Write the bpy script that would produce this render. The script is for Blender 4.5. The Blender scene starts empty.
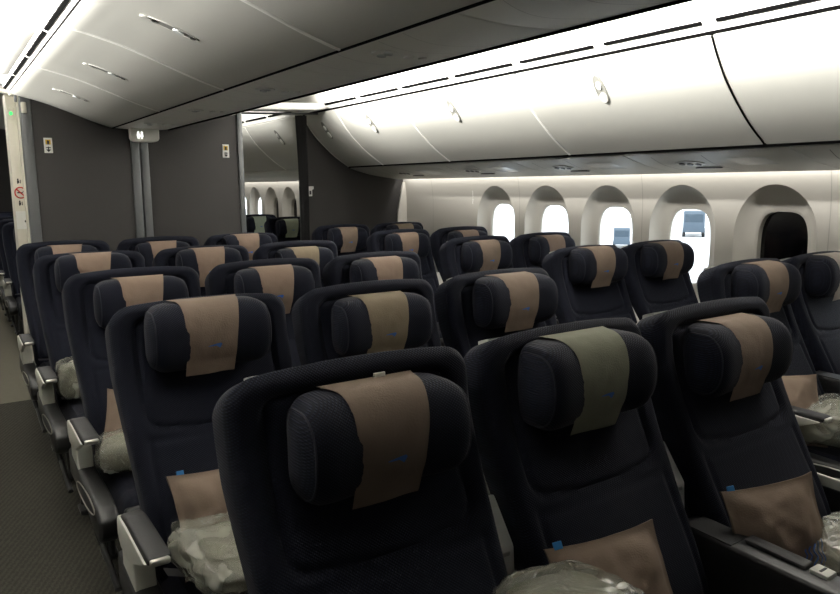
import bpy, bmesh, math, random
from mathutils import Vector, Matrix, noise
random.seed(7)
C = bpy.context.scene.collection
SC = bpy.context.scene
PI = math.pi

# ------------------------------------------------------------------ helpers
def lin(c):
    return tuple(((v/255)/12.92 if v/255 <= .04045 else ((v/255+.055)/1.055)**2.4) for v in c)

def mat(name, rgb, rough=.6, metal=0, bump=None, sheen=0, spec=.5, emit=0, var=None, emitcol=None):
    m = bpy.data.materials.new(name); m.use_nodes = True
    nt = m.node_tree; b = nt.nodes['Principled BSDF']
    col = lin(rgb)+(1,)
    b.inputs['Base Color'].default_value = col
    b.inputs['Roughness'].default_value = rough
    b.inputs['Metallic'].default_value = metal
    b.inputs['Specular IOR Level'].default_value = spec
    if sheen:
        b.inputs['Sheen Weight'].default_value = sheen
        b.inputs['Sheen Roughness'].default_value = .4
    if emit:
        b.inputs['Emission Color'].default_value = (lin(emitcol)+(1,)) if emitcol else col
        b.inputs['Emission Strength'].default_value = emit
    tc = nt.nodes.new('ShaderNodeTexCoord')
    if var:                                   # (scale, amount): gentle colour variation
        n = nt.nodes.new('ShaderNodeTexNoise'); n.inputs['Scale'].default_value = var[0]; n.inputs['Detail'].default_value = 4
        nt.links.new(tc.outputs['Object'], n.inputs['Vector'])
        mx = nt.nodes.new('ShaderNodeMix'); mx.data_type = 'RGBA'
        d = tuple(v*(1-var[1]) for v in col[:3])+(1,); l = tuple(min(1, v*(1+var[1])) for v in col[:3])+(1,)
        mx.inputs[6].default_value = d; mx.inputs[7].default_value = l
        nt.links.new(n.outputs['Fac'], mx.inputs[0]); nt.links.new(mx.outputs[2], b.inputs['Base Color'])
    if bump:                                  # (scale, strength)
        n = nt.nodes.new('ShaderNodeTexNoise'); n.inputs['Scale'].default_value = bump[0]; n.inputs['Detail'].default_value = 3
        nt.links.new(tc.outputs['Object'], n.inputs['Vector'])
        bp = nt.nodes.new('ShaderNodeBump'); bp.inputs['Strength'].default_value = bump[1]; bp.inputs['Distance'].default_value = .004
        nt.links.new(n.outputs['Fac'], bp.inputs['Height']); nt.links.new(bp.outputs['Normal'], b.inputs['Normal'])
    return m

def weave_mat(name, rgb, rgb2, scale=150):
    """navy spacer mesh: rows of small diagonal cells"""
    m = mat(name, rgb, .85, sheen=.05, spec=.2)
    nt = m.node_tree; b = nt.nodes['Principled BSDF']
    tc = nt.nodes.new('ShaderNodeTexCoord')
    ws = []
    for ang in (.9, -.9):
        mp = nt.nodes.new('ShaderNodeMapping'); mp.inputs['Rotation'].default_value = (0, ang, 0)
        nt.links.new(tc.outputs['Object'], mp.inputs['Vector'])
        w = nt.nodes.new('ShaderNodeTexWave'); w.wave_type = 'BANDS'; w.bands_direction = 'X'
        w.inputs['Scale'].default_value = scale/6.28; w.inputs['Distortion'].default_value = .4
        nt.links.new(mp.outputs['Vector'], w.inputs['Vector']); ws.append(w)
    mu = nt.nodes.new('ShaderNodeMath'); mu.operation = 'MULTIPLY'
    nt.links.new(ws[0].outputs['Fac'], mu.inputs[0]); nt.links.new(ws[1].outputs['Fac'], mu.inputs[1])
    mx = nt.nodes.new('ShaderNodeMix'); mx.data_type = 'RGBA'
    mx.inputs[6].default_value = lin(rgb)+(1,); mx.inputs[7].default_value = lin(rgb2)+(1,)
    nt.links.new(mu.outputs[0], mx.inputs[0]); nt.links.new(mx.outputs[2], b.inputs['Base Color'])
    bp = nt.nodes.new('ShaderNodeBump'); bp.inputs['Strength'].default_value = .5; bp.inputs['Distance'].default_value = .002
    nt.links.new(mu.outputs[0], bp.inputs['Height']); nt.links.new(bp.outputs['Normal'], b.inputs['Normal'])
    return m

def carpet_mat():
    m = mat('carpet', (62, 60, 54), .95, spec=.15)
    nt = m.node_tree; b = nt.nodes['Principled BSDF']
    tc = nt.nodes.new('ShaderNodeTexCoord')
    mp = nt.nodes.new('ShaderNodeMapping'); mp.inputs['Rotation'].default_value = (0, 0, .45)
    nt.links.new(tc.outputs['Object'], mp.inputs['Vector'])
    w = nt.nodes.new('ShaderNodeTexWave'); w.inputs['Scale'].default_value = 14; w.inputs['Distortion'].default_value = 5
    w.inputs['Detail'].default_value = 3; w.inputs['Detail Scale'].default_value = 6
    nt.links.new(mp.outputs['Vector'], w.inputs['Vector'])
    n = nt.nodes.new('ShaderNodeTexNoise'); n.inputs['Scale'].default_value = 350
    nt.links.new(tc.outputs['Object'], n.inputs['Vector'])
    ad = nt.nodes.new('ShaderNodeMath'); ad.operation = 'ADD'
    nt.links.new(w.outputs['Fac'], ad.inputs[0]); nt.links.new(n.outputs['Fac'], ad.inputs[1])
    rp = nt.nodes.new('ShaderNodeMapRange'); rp.inputs['From Min'].default_value = .2; rp.inputs['From Max'].default_value = 1.7
    nt.links.new(ad.outputs[0], rp.inputs['Value'])
    mx = nt.nodes.new('ShaderNodeMix'); mx.data_type = 'RGBA'
    mx.inputs[6].default_value = lin((38, 37, 33))+(1,); mx.inputs[7].default_value = lin((66, 64, 57))+(1,)
    nt.links.new(rp.outputs['Result'], mx.inputs[0]); nt.links.new(mx.outputs[2], b.inputs['Base Color'])
    bp = nt.nodes.new('ShaderNodeBump'); bp.inputs['Strength'].default_value = .3; bp.inputs['Distance'].default_value = .002
    nt.links.new(ad.outputs[0], bp.inputs['Height']); nt.links.new(bp.outputs['Normal'], b.inputs['Normal'])
    return m

def linen_mat(name, rgb):
    m = mat(name, rgb, .9, spec=.2, var=(14, .16))
    nt = m.node_tree; b = nt.nodes['Principled BSDF']; tc = [n for n in nt.nodes if n.type == 'TEX_COORD'][0]
    hs = []
    for s, d in ((9, 2), (260, 2)):
        n = nt.nodes.new('ShaderNodeTexNoise'); n.inputs['Scale'].default_value = s; n.inputs['Detail'].default_value = d
        nt.links.new(tc.outputs['Object'], n.inputs['Vector']); hs.append(n)
    a = nt.nodes.new('ShaderNodeMath'); a.operation = 'MULTIPLY_ADD'; a.inputs[1].default_value = .12
    nt.links.new(hs[1].outputs['Fac'], a.inputs[0]); nt.links.new(hs[0].outputs['Fac'], a.inputs[2])
    bp = nt.nodes.new('ShaderNodeBump'); bp.inputs['Strength'].default_value = .35; bp.inputs['Distance'].default_value = .02
    nt.links.new(a.outputs[0], bp.inputs['Height']); nt.links.new(bp.outputs['Normal'], b.inputs['Normal'])
    return m

def plastic_mat():
    m = mat('clear_plastic', (172, 172, 160), .1, spec=1.0)
    nt = m.node_tree; b = nt.nodes['Principled BSDF']; out = nt.nodes['Material Output']
    tc = nt.nodes.new('ShaderNodeTexCoord')
    v = nt.nodes.new('ShaderNodeTexVoronoi'); v.feature = 'F1'
    n = nt.nodes.new('ShaderNodeTexNoise'); n.inputs['Scale'].default_value = 9; n.inputs['Detail'].default_value = 1; n.inputs['Distortion'].default_value = 1.2
    nt.links.new(tc.outputs['Object'], n.inputs['Vector']); nt.links.new(n.outputs['Color'], v.inputs['Vector'])
    v.inputs['Scale'].default_value = 5
    ad = nt.nodes.new('ShaderNodeMath'); ad.operation = 'ADD'
    nt.links.new(v.outputs['Distance'], ad.inputs[0]); nt.links.new(n.outputs['Fac'], ad.inputs[1])
    bp = nt.nodes.new('ShaderNodeBump'); bp.inputs['Strength'].default_value = .45; bp.inputs['Distance'].default_value = .012
    nt.links.new(ad.outputs[0], bp.inputs['Height']); nt.links.new(bp.outputs['Normal'], b.inputs['Normal'])
    tr = nt.nodes.new('ShaderNodeBsdfTransparent'); tr.inputs['Color'].default_value = (.95, .96, .93, 1)
    mx = nt.nodes.new('ShaderNodeMixShader')
    rp = nt.nodes.new('ShaderNodeMapRange'); rp.inputs['From Min'].default_value = .3; rp.inputs['From Max'].default_value = .75
    rp.inputs['To Min'].default_value = .25; rp.inputs['To Max'].default_value = .72
    nt.links.new(n.outputs['Fac'], rp.inputs['Value']); nt.links.new(rp.outputs['Result'], mx.inputs[0])
    nt.links.new(tr.outputs[0], mx.inputs[1]); nt.links.new(b.outputs[0], mx.inputs[2]); nt.links.new(mx.outputs[0], out.inputs['Surface'])
    return m

def pane_mat():
    m = bpy.data.materials.new('clear_pane'); m.use_nodes = True
    nt = m.node_tree; nt.nodes.remove(nt.nodes['Principled BSDF']); out = nt.nodes['Material Output']
    tr = nt.nodes.new('ShaderNodeBsdfTransparent'); tr.inputs['Color'].default_value = (.93, .95, .96, 1)
    gl = nt.nodes.new('ShaderNodeBsdfGlossy'); gl.inputs['Roughness'].default_value = .02
    lw_ = nt.nodes.new('ShaderNodeLayerWeight'); pw = nt.nodes.new('ShaderNodeMath'); pw.operation = 'POWER'; pw.inputs[1].default_value = 5
    nt.links.new(lw_.outputs['Facing'], pw.inputs[0])
    fr = nt.nodes.new('ShaderNodeMath'); fr.operation = 'MULTIPLY_ADD'; fr.inputs[1].default_value = .6; fr.inputs[2].default_value = .03
    nt.links.new(pw.outputs[0], fr.inputs[0])
    mx = nt.nodes.new('ShaderNodeMixShader')
    nt.links.new(fr.outputs[0], mx.inputs[0]); nt.links.new(tr.outputs[0], mx.inputs[1]); nt.links.new(gl.outputs[0], mx.inputs[2])
    nt.links.new(mx.outputs[0], out.inputs['Surface'])
    return m

class MB:
    """collects verts/faces, links ONE mesh object"""
    def __init__(s): s.v = []; s.f = []
    def add(s, v, f):
        o = len(s.v); s.v += [tuple(p) for p in v]; s.f += [tuple(i+o for i in q) for q in f]; return s
    def bm(s, bm):
        bm.verts.index_update(); s.add([v.co for v in bm.verts], [[v.index for v in f.verts] for f in bm.faces]); bm.free(); return s
    def box(s, x0, x1, y0, y1, z0, z1, bev=0, seg=2, M=None):
        b = bmesh.new(); bmesh.ops.create_cube(b, size=1)
        for v in b.verts: v.co = Vector(((x0+x1)/2+v.co.x*(x1-x0), (y0+y1)/2+v.co.y*(y1-y0), (z0+z1)/2+v.co.z*(z1-z0)))
        if bev: bmesh.ops.bevel(b, geom=b.edges[:], offset=bev, segments=seg, affect='EDGES', profile=.5, clamp_overlap=True)
        if M: bmesh.ops.transform(b, matrix=M, verts=b.verts)
        return s.bm(b)
    def prism(s, poly, a0, a1, axis='x', bev=0, seg=2):
        """polygon extruded along an axis. axis x: poly=(y,z); axis y: poly=(x,z); axis z: poly=(x,y)"""
        b = bmesh.new()
        def P(p, a): return {'x': (a, p[0], p[1]), 'y': (p[0], a, p[1]), 'z': (p[0], p[1], a)}[axis]
        v0 = [b.verts.new(P(p, a0)) for p in poly]; v1 = [b.verts.new(P(p, a1)) for p in poly]
        b.faces.new(v0); b.faces.new(v1[::-1])
        n = len(poly)
        for i in range(n): b.faces.new((v0[i], v0[(i+1) % n], v1[(i+1) % n], v1[i]))
        bmesh.ops.recalc_face_normals(b, faces=b.faces)
        if bev: bmesh.ops.bevel(b, geom=b.edges[:], offset=bev, segments=seg, affect='EDGES', profile=.5, clamp_overlap=True)
        return s.bm(b)
    def grid(s, fn, nu, nv, closeu=False, flip=False):
        v = [fn(i/(nu if closeu else nu-1), j/(nv-1)) for j in range(nv) for i in range(nu)]
        f = []
        for j in range(nv-1):
            for i in range(nu if closeu else nu-1):
                a, b2 = j*nu+i, j*nu+(i+1) % nu
                q = (a, b2, b2+nu, a+nu); f.append(q[::-1] if flip else q)
        return s.add(v, f)
    def tube(s, pts, r, n=8, cap=True, closed=False):
        pts = [Vector(p) for p in pts]; N = len(pts); v = []; f = []
        rr = r if isinstance(r, (list, tuple)) else [r]*N
        up = None
        for i, p in enumerate(pts):
            if closed: t = pts[(i+1) % N]-pts[i-1]
            else: t = pts[min(i+1, N-1)]-pts[max(i-1, 0)]
            t.normalize()
            if up is None: up = Vector((0, 0, 1)) if abs(t.z) < .9 else Vector((1, 0, 0))
            a = t.cross(up).normalized(); b = a.cross(t); up = b
            for k in range(n):
                q = 2*PI*k/n; v.append(p+(a*math.cos(q)+b*math.sin(q))*rr[i])
        for i in range(N if closed else N-1):
            for k in range(n):
                i2 = (i+1) % N
                f.append((i*n+k, i*n+(k+1) % n, i2*n+(k+1) % n, i2*n+k))
        if cap and not closed: f.append(tuple(range(n))[::-1]); f.append(tuple((N-1)*n+k for k in range(n)))
        return s.add(v, f)
    def disc(s, c, ax, ay, r1, r2, n=24, depth=None):
        c = Vector(c); ax = Vector(ax); ay = Vector(ay)
        v = [c+ax*math.cos(2*PI*k/n)*r1+ay*math.sin(2*PI*k/n)*r2 for k in range(n)]
        if depth is None: return s.add(v, [tuple(range(n))])
        d = ax.cross(ay).normalized()*depth
        v2 = [p+d for p in v]
        return s.add(v+v2, [tuple(range(n))[::-1], tuple(range(n, 2*n))]+[(k, (k+1) % n, n+(k+1) % n, n+k) for k in range(n)])
    def build(s, name, m, parent=None, smooth=35, loc=None):
        me = bpy.data.meshes.new(name); me.from_pydata(s.v, [], s.f); me.validate()
        b = bmesh.new(); b.from_mesh(me); bmesh.ops.recalc_face_normals(b, faces=b.faces); b.to_mesh(me); b.free()
        me.materials.append(m)
        if smooth:
            me.shade_smooth(); me.set_sharp_from_angle(angle=math.radians(smooth))
        o = bpy.data.objects.new(name, me); C.objects.link(o)
        if parent is not None: o.parent = parent
        if loc: o.location = loc
        return o

def tag(o, label, cat, group=None, kind=None):
    o['label'] = label; o['category'] = cat
    if group: o['group'] = group
    if kind: o['kind'] = kind
    return o
def thing(name, label, cat, loc=(0, 0, 0), rot=(0, 0, 0), group=None):
    o = bpy.data.objects.new(name, None); o.empty_display_size = .1; C.objects.link(o)
    o.location = loc; o.rotation_euler = rot
    return tag(o, label, cat, group)
def struct(o): o['kind'] = 'structure'; return o
kids = {}
def children(o): return [c for c in C.objects if c.parent == o]
def dup(root, name=None):
    r = root.copy(); C.objects.link(r); out = [r]
    for ch in children(root):
        c = ch.copy(); C.objects.link(c); c.parent = r
        for g in children(ch):
            d = g.copy(); C.objects.link(d); d.parent = c
    return r
def catmull(P, n):
    P = [Vector(p) for p in P]; out = []
    Q = [2*P[0]-P[1]]+P+[2*P[-1]-P[-2]]
    for i in range(1, len(Q)-2):
        for k in range(n):
            t = k/n; a, b, c, d = Q[i-1:i+3]
            out.append(.5*((2*b)+(c-a)*t+(2*a-5*b+4*c-d)*t*t+(3*b-a-3*c+d)*t**3))
    out.append(P[-1]); return out
def interp(x, xs, ys):
    if x <= xs[0]: return ys[0]
    for i in range(len(xs)-1):
        if x <= xs[i+1]:
            t = (x-xs[i])/(xs[i+1]-xs[i]); return ys[i]*(1-t)+ys[i+1]*t
    return ys[-1]
def gauss(d, s): return math.exp(-(d/s)**2)

# ------------------------------------------------------------------ materials
M = {}
M['navy'] = weave_mat('navy_mesh_fabric', (9, 11, 21), (25, 30, 48), 430)
M['navy_dark'] = mat('navy_cloth', (14, 16, 28), .9, bump=(300, .3), sheen=.05, spec=.2)
M['piping'] = mat('slate_piping', (27, 29, 38), .85)
M['shell'] = mat('pale_grey_shell', (176, 176, 168), .45)
M['black'] = mat('black_plastic', (21, 21, 22), .42, bump=(220, .08))
M['black_soft'] = mat('black_leatherette', (20, 20, 21), .6, bump=(400, .15))
M['grey_pl'] = mat('light_grey_plastic', (186, 186, 176), .5)
M['metal'] = mat('brushed_metal', (205, 203, 196), .28, metal=.85)
M['dark_metal'] = mat('dark_metal', (70, 70, 70), .4, metal=.6)
COV = {'brown': (112, 98, 87), 'dark brown': (104, 91, 80), 'olive': (108, 109, 94), 'tan': (120, 103, 91), 'khaki': (112, 101, 85), 'pale grey': (165, 156, 146), 'sage': (150, 158, 140), 'navy': (34, 38, 52)}
CM = {k: linen_mat('linen_'+k.replace(' ', '_'), v) for k, v in COV.items()}
M['pillow'] = linen_mat('pillow_linen', (116, 101, 89))
M['blue'] = mat('blue_thread', (48, 92, 165), .7)
M['tag_blue'] = mat('blue_tag', (36, 112, 172), .6)
M['white'] = mat('white_label', (225, 225, 220), .6)
M['plastic'] = plastic_mat()
M['blanket'] = mat('blanket_fleece', (112, 109, 96), .95, bump=(25, .15), var=(9, .25))
M['bin'] = mat('bin_white', (188, 188, 181), .38, var=(2, .03))
M['bin_seam'] = mat('bin_edge_white', (228, 228, 222), .4)
M['bin_edge'] = mat('edge_strip_white', (240, 240, 235), .35)
M['psu'] = mat('service_panel_grey', (200, 200, 192), .45)
M['psu_c'] = mat('centre_panel_brightened', (236, 236, 228), .45)  # lighter copy of the service panel grey, brightness painted in for missing light
M['dark_gap'] = mat('gap_shade_black', (3, 3, 3), .9, spec=.05)  # shade inside gaps and slots, painted as near-black
M['wallp'] = mat('sidewall_white', (204, 200, 191), .5)
M['ceil'] = mat('ceiling_white', (232, 231, 226), .55)
M['part'] = mat('charcoal_panel', (54, 52, 51), .8, bump=(90, .1), var=(5, .05))
M['part_trim'] = mat('grey_metal_trim', (92, 94, 95), .45, metal=.3)
M['cream'] = mat('cream_panel', (212, 208, 194), .5)
M['curtain'] = mat('charcoal_curtain', (44, 43, 44), .95, bump=(200, .2))
M['pane'] = pane_mat()
M['dim'] = mat('dimmed_pane', (6, 6, 8), .12, spec=.5)
M['carpet'] = carpet_mat()
M['yellow'] = mat('yellow_print', (206, 168, 40), .6)
M['ink'] = mat('black_print', (25, 25, 25), .6)
M['red'] = mat('red_print', (190, 45, 40), .6)
M['green'] = mat('green_lamp', (70, 220, 120), .5, emit=.9)
M['lit'] = mat('lit_pictogram', (255, 255, 250), .5, emit=1.4)
M['lens'] = mat('lamp_lens', (226, 230, 228), .2, spec=.6)
M['lens_grey'] = mat('latch_grey', (128, 128, 122), .4)
M['lensdark'] = mat('vent_black', (40, 40, 40), .4)

# ------------------------------------------------------------------ seat
ZS = [.40, .50, .57, .63, .70, .77, .85, .93, 1.0, 1.05, 1.12, 1.18]
YS = [-.275, -.262, -.235, -.203, -.165, -.128, -.084, -.045, -.018, -.006, 0, .006]
def yf(z):                                   # front surface of the backrest, smoothed
    return sum(interp(z+d, ZS, YS) for d in (-.04, -.02, 0, .02, .04))/5
ZT, ZB, RC = 1.176, .42, .062
def ztop(x): return ZT-.016*(x/.27)**2
def wid(z): return interp(z, [.42, .6, .8, .95, 1.2], [.244, .25, .264, .274, .274])
def halfw(z):
    w = wid(z); d = ZT-.008-z
    if d < RC: w -= RC-math.sqrt(max(0, RC*RC-(RC-d)**2))
    if z-ZB < .03: w -= .03-math.sqrt(max(0, .0009-(.03-(z-ZB))**2))
    return w

def back_front(u, v):
    """u,v in 0..1 -> point on the front of the cushion"""
    # denser rows near the top
    s = 1-(1-v)**1.35
    z = ZB+(ZT-.008-ZB)*s
    w = halfw(z); uu = 2*u-1
    x = w*math.copysign(1-(1-abs(uu))**1.25, uu)
    W = wid(z)
    e = min(W-abs(x), ZT-.004-z, z-ZB)
    # corner distance
    cx, cz = W-RC, ZT-.004-RC
    if abs(x) > cx and z > cz: e = RC-math.hypot(abs(x)-cx, z-cz)
    e = max(e, 0); R = .030
    rnd = 0 if e >= R else R*(1-math.sqrt(max(0, 1-(1-e/R)**2)))
    y = yf(z)+rnd
    # inset upper panel with stitched outline, bolsters stand proud
    px_, pt, pb = .205, 1.118, .80+.02*(abs(x)/.2)**2
    g = 0
    r = .03
    dx, dz = abs(x)-(px_-r), max(z-(pt-r), (pb+r)-z)
    if dx > 0 and dz > 0: dp = math.hypot(dx, dz)-r
    else: dp = max(dx, dz)-r
    g = max(g, gauss(dp, .0075))
    if dp > 0: y -= .006*min(1, dp/.02)*(1 if e > .02 else e/.02)
    # lower panel
    dp2 = max(abs(x)-.212, z-.785, .47-z)
    g = max(g, .8*gauss(dp2, .0075))
    y += .010*g
    y -= .012*gauss(z-.62, .11)*(1-(x/.25)**2)
    zz = z+(ztop(x)-ZT)*max(0, (z-1.0)/.17)
    return (x, y, zz)

def make_backrest():
    m = MB(); NU, NV = 72, 96
    m.grid(back_front, NU, NV)
    # rim and back face
    per = [(i, 0) for i in range(NU)]+[(NU-1, j) for j in range(1, NV)]+[(i, NV-1) for i in range(NU-2, -1, -1)]+[(0, j) for j in range(NV-2, 0, -1)]
    idx = [j*NU+i for i, j in per]
    o = len(m.v); n = len(idx)
    for k in idx:
        x, y, z = m.v[k]; m.v.append((x*.998, yf(z)+.088, z-(.030 if z > 1.1 else .030*max(0, (z-1.0)/.1))))
    for k in range(n): m.f.append((idx[k], idx[(k+1) % n], o+(k+1) % n, o+k))
    m.f.append(tuple(range(o, o+n)))
    return m
def make_shell():
    m = MB(); N = 60
    def outline():
        pts = []
        for k in range(N):
            z = ZB+.02+(ZT+.002-ZB-.02)*(1-(1-k/(N-1))**1.6)
            w = halfw(min(z, ZT-.0081))
            pts.append((w, z))
        return pts
    P = outline(); loop = [(x+.0035, z) for x, z in P]+[(-x-.0035, z) for x, z in P[::-1]]
    rings = []
    for off, sc, dr in ((.070, .90, .024), (.0885, .925, .030), (.104, .918, .036), (.112, .88, .05)):
        rings.append([(x*sc, yf(z)+off, z+(ztop(x)-ZT)*max(0, (z-1.0)/.17)-dr*max(0, min(1, (z-1.0)/.12))) for x, z in loop])
    n = len(loop); v = [p for r in rings for p in r]; f = []
    for r in range(3):
        for k in range(n): f.append((r*n+k, r*n+(k+1) % n, (r+1)*n+(k+1) % n, (r+1)*n+k))
    f.append(tuple(range(n))); f.append(tuple(range(3*n, 4*n)))
    return m.add(v, f)

HC_Y, HC_Z, HA, HB, HW = -.045, 1.038, .080, .100, .185
def hscale(x):
    t = min(1, abs(x)/HW)
    return max(.0, 1-t**9)**.5
def hpt(x, th, off=0):
    s = hscale(x); t = min(1, abs(x)/HW)
    a, b = HA*max(0, 1-t**9)**.5+off, HB*(.18+.82*s)*(1 if s > 0 else 0)+off
    c, sn = math.cos(th), math.sin(th)
    e = .88 if c > 0 else .35
    ez = .88 if c > 0 else .55
    yy = -math.copysign(abs(c)**e, c)*a; zz = math.copysign(abs(sn)**ez, sn)*b
    return Vector((x, HC_Y+yy-.030*(x/HW)**2, HC_Z+zz))
def make_headrest():
    m = MB()
    def f(u, v):
        t = -1+2*v; x = HW*math.sin(t*PI/2)
        return hpt(x, 2*PI*u)
    m.grid(f, 40, 44, closeu=True); return m
def make_piping(sx):
    return MB().tube([hpt(sx*.168, 2*PI*k/40, .0) for k in range(40)], .0022, 6, closed=True)
PATH = None
def cover_path():
    """side profile (y, z) of the draped cover: starts on the backrest, comes forward over the headrest, hangs down"""
    global PATH
    if PATH is None:
        pts = [(-.004, 1.142)]
        for k in range(15):
            th = PI/2-.1-(PI/2+.55)*k/14
            q = hpt(0, th, .005); pts.append((q.y, q.z))
        pts.append((pts[-1][0]+.004, pts[-1][1]-.022)); pts.append((pts[-1][0]+.006, pts[-1][1]-.022))
        L = [0]
        for a, b in zip(pts, pts[1:]): L.append(L[-1]+math.hypot(b[0]-a[0], b[1]-a[1]))
        PATH = (pts, L)
    return PATH
def cover_pt(x, t, seed=0):
    """x across, t 0 (top, at the backrest) .. 1 (hem)"""
    pts, L = cover_path(); d = t*L[-1]
    y = sum(interp(d+e, L, [p[0] for p in pts]) for e in (-.006, 0, .006))/3; z = sum(interp(d+e, L, [p[1] for p in pts]) for e in (-.006, 0, .006))/3
    k = .70+.36*math.exp(-t*3.2)
    cx = x*k*1.04
    w1 = noise.noise((x*9+seed*7.3, t*2.6+x*6, seed)); w2 = noise.noise((x*24, t*7+seed, 3.3+seed))
    y -= .0045*abs(w1)*min(1, t*3)+.0012*abs(w2)
    return Vector((cx+.003-.020*t+.0035*noise.noise((t*4, seed, 1.7))+.006*(t-.5)*seed, y+.05*cx*cx, z+.003*noise.noise((x*9, seed*3, 0))*t))
def make_cover(seed):
    m = MB()
    m.grid(lambda u, v: cover_pt(-.097+.194*u, v, seed), 20, 40)
    n = len(m.v)
    m.grid(lambda u, v: cover_pt(-.097+.194*u, v, seed)+Vector((0, .0025, -.001)), 20, 40, flip=True)
    return m
def make_emblem(seed):
    m = MB(); off = Vector((0, -.0026, 0))
    def P(x, t): return cover_pt(x, t, seed)+off
    top = [(-.018, .700), (.0, .690), (.014, .684), (.030, .680), (.035, .694)]
    bot = [(-.018, .704), (.0, .705), (.012, .704), (.019, .716), (.027, .730)]
    v = [P(*p) for p in top]+[P(*p) for p in bot]
    n = len(top)
    return m.add(v, [(i, i+1, n+i+1, n+i) for i in range(n-1)])
def make_cover_tag(seed):
    m = MB(); p = cover_pt(.015, 0.02, seed)
    return m.box(p.x, p.x+.026, p.y-.003, p.y+.002, p.z-.002, p.z+.008, .0008, 1)

def make_cushion():
    m = MB()
    def f(u, v):
        x = -.25+.5*u; y = -.73+.56*v
        ex = min(.25-abs(x), .06)/.06; ey = min(y+.73, .07)/.07
        k = math.sqrt(max(0, 1-(1-max(0, ex))**2))*math.sqrt(max(0, 1-(1-max(0, ey))**2))
        z = .375+.085*k+.018*math.sin(PI*u)*math.sin(PI*min(1, v*1.1+.1))
        z -= .006*gauss(abs(x)-.19, .008)+.006*gauss(y+.6, .008)
        return (x, y, z)
    NU = NV = 34
    m.grid(f, NU, NV)
    per = [(i, 0) for i in range(NU)]+[(NU-1, j) for j in range(1, NV)]+[(i, NV-1) for i in range(NU-2, -1, -1)]+[(0, j) for j in range(NV-2, 0, -1)]
    idx = [j*NU+i for i, j in per]; o = len(m.v); n = len(idx)
    for k in idx: m.v.append((m.v[k][0], m.v[k][1], .335))
    for k in range(n): m.f.append((idx[k], idx[(k+1) % n], o+(k+1) % n, o+k))
    m.f.append(tuple(range(o, o+n)))
    return m
def make_legrest():
    m = MB().prism([(-.735, .335), (-.73, .45), (-.755, .46), (-.785, .44), (-.79, .36), (-.765, .30), (-.73, .29)], -.245, .245, 'x', .012, 3)
    return m
def flip(m, sx):
    m.v = [(sx*x, y, z) for x, y, z in m.v]; return m

# aisle armrest group, x measured for a left-hand aisle (sx=-1 : armrest at x=-.295)
def armrest_parts(t, sx, aisle=True):
    x0, x1 = .262, .320
    a = flip(MB().prism([(-.21, .592), (-.19, .622), (-.205, .648), (-.26, .658), (-.50, .657), (-.515, .648), (-.50, .630), (-.30, .610)], x0, x1, 'x', .010, 3), sx).build('armrest', M['black_soft'], t); a.location.z = -.018
    a['label'] = 'black padded armrest'
    flip(MB().box(x0+.006, x1-.004, -.521, -.506, .634, .6515, .006, 3), sx).build('armrest_tip', M['metal'], a)['label'] = 'bright metal armrest tip'
    # pale outer cheek plate, wraps the rear end
    flip(MB().prism([(-.186, .625), (-.196, .642), (-.28, .645), (-.50, .636), (-.44, .608), (-.34, .566), (-.30, .558), (-.22, .560), (-.186, .585)], x1-.012, x1+.006, 'x', .004, 2), sx).build('armrest_cheek', M['grey_pl'], a)['label'] = 'pale grey side plate'
    w = flip(MB().prism([(-.20, .48), (-.20, .60), (-.30, .59), (-.335, .556), (-.355, .462), (-.30, .45)], x0+.004, x1, 'x', .007, 3), sx).build('armrest_post', M['grey_pl'], t); w.location.z = -.012
    s = flip(MB().prism([(-.14, .39), (-.14, .50), (-.36, .475), (-.62, .468), (-.70, .455), (-.745, .425), (-.752, .375), (-.72, .342), (-.66, .345), (-.50, .375), (-.3, .385)], x0-.005, x1+.004, 'x', .014, 3), sx).build('side_shroud', M['black'], t)
    pts = []
    for k in range(28):
        q = 2*PI*k/28
        pts.append((sx*(x1+.005), -.50+.185*math.cos(q)+.0*math.sin(q), .425+.030*math.sin(q)-.05*math.cos(q)*.3))
    MB().tube(pts, .0025, 6, closed=True).build('shroud_trim', M['metal'], s)
    # footrest bar
    fb = flip(MB().tube([(.29, -.36, .36), (.285, -.47, .26), (.28, -.50, .235)], .013, 10), sx).build('footrest_arm', M['black'], t)
    flip(MB().tube([(.28, -.49, .24), (.276, -.60, .195), (.272, -.70, .155)], .0115, 10), sx).build('footrest_bar', M['dark_metal'], fb)
def inner_strip(t, sx):
    flip(MB().prism([(-.17, .618), (-.17, .650), (-.74, .640), (-.74, .612)], .252, .262, 'x', .003, 2), sx).build('armrest_highlight', M['grey_pl'], t)  # pale strip painting the light on the armrest's inner top edge
    flip(MB().prism([(-.17, .44), (-.17, .617), (-.74, .611), (-.74, .44)], .250, .262, 'x', .003, 2), sx).build('side_panel', M['black'], t)
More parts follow.
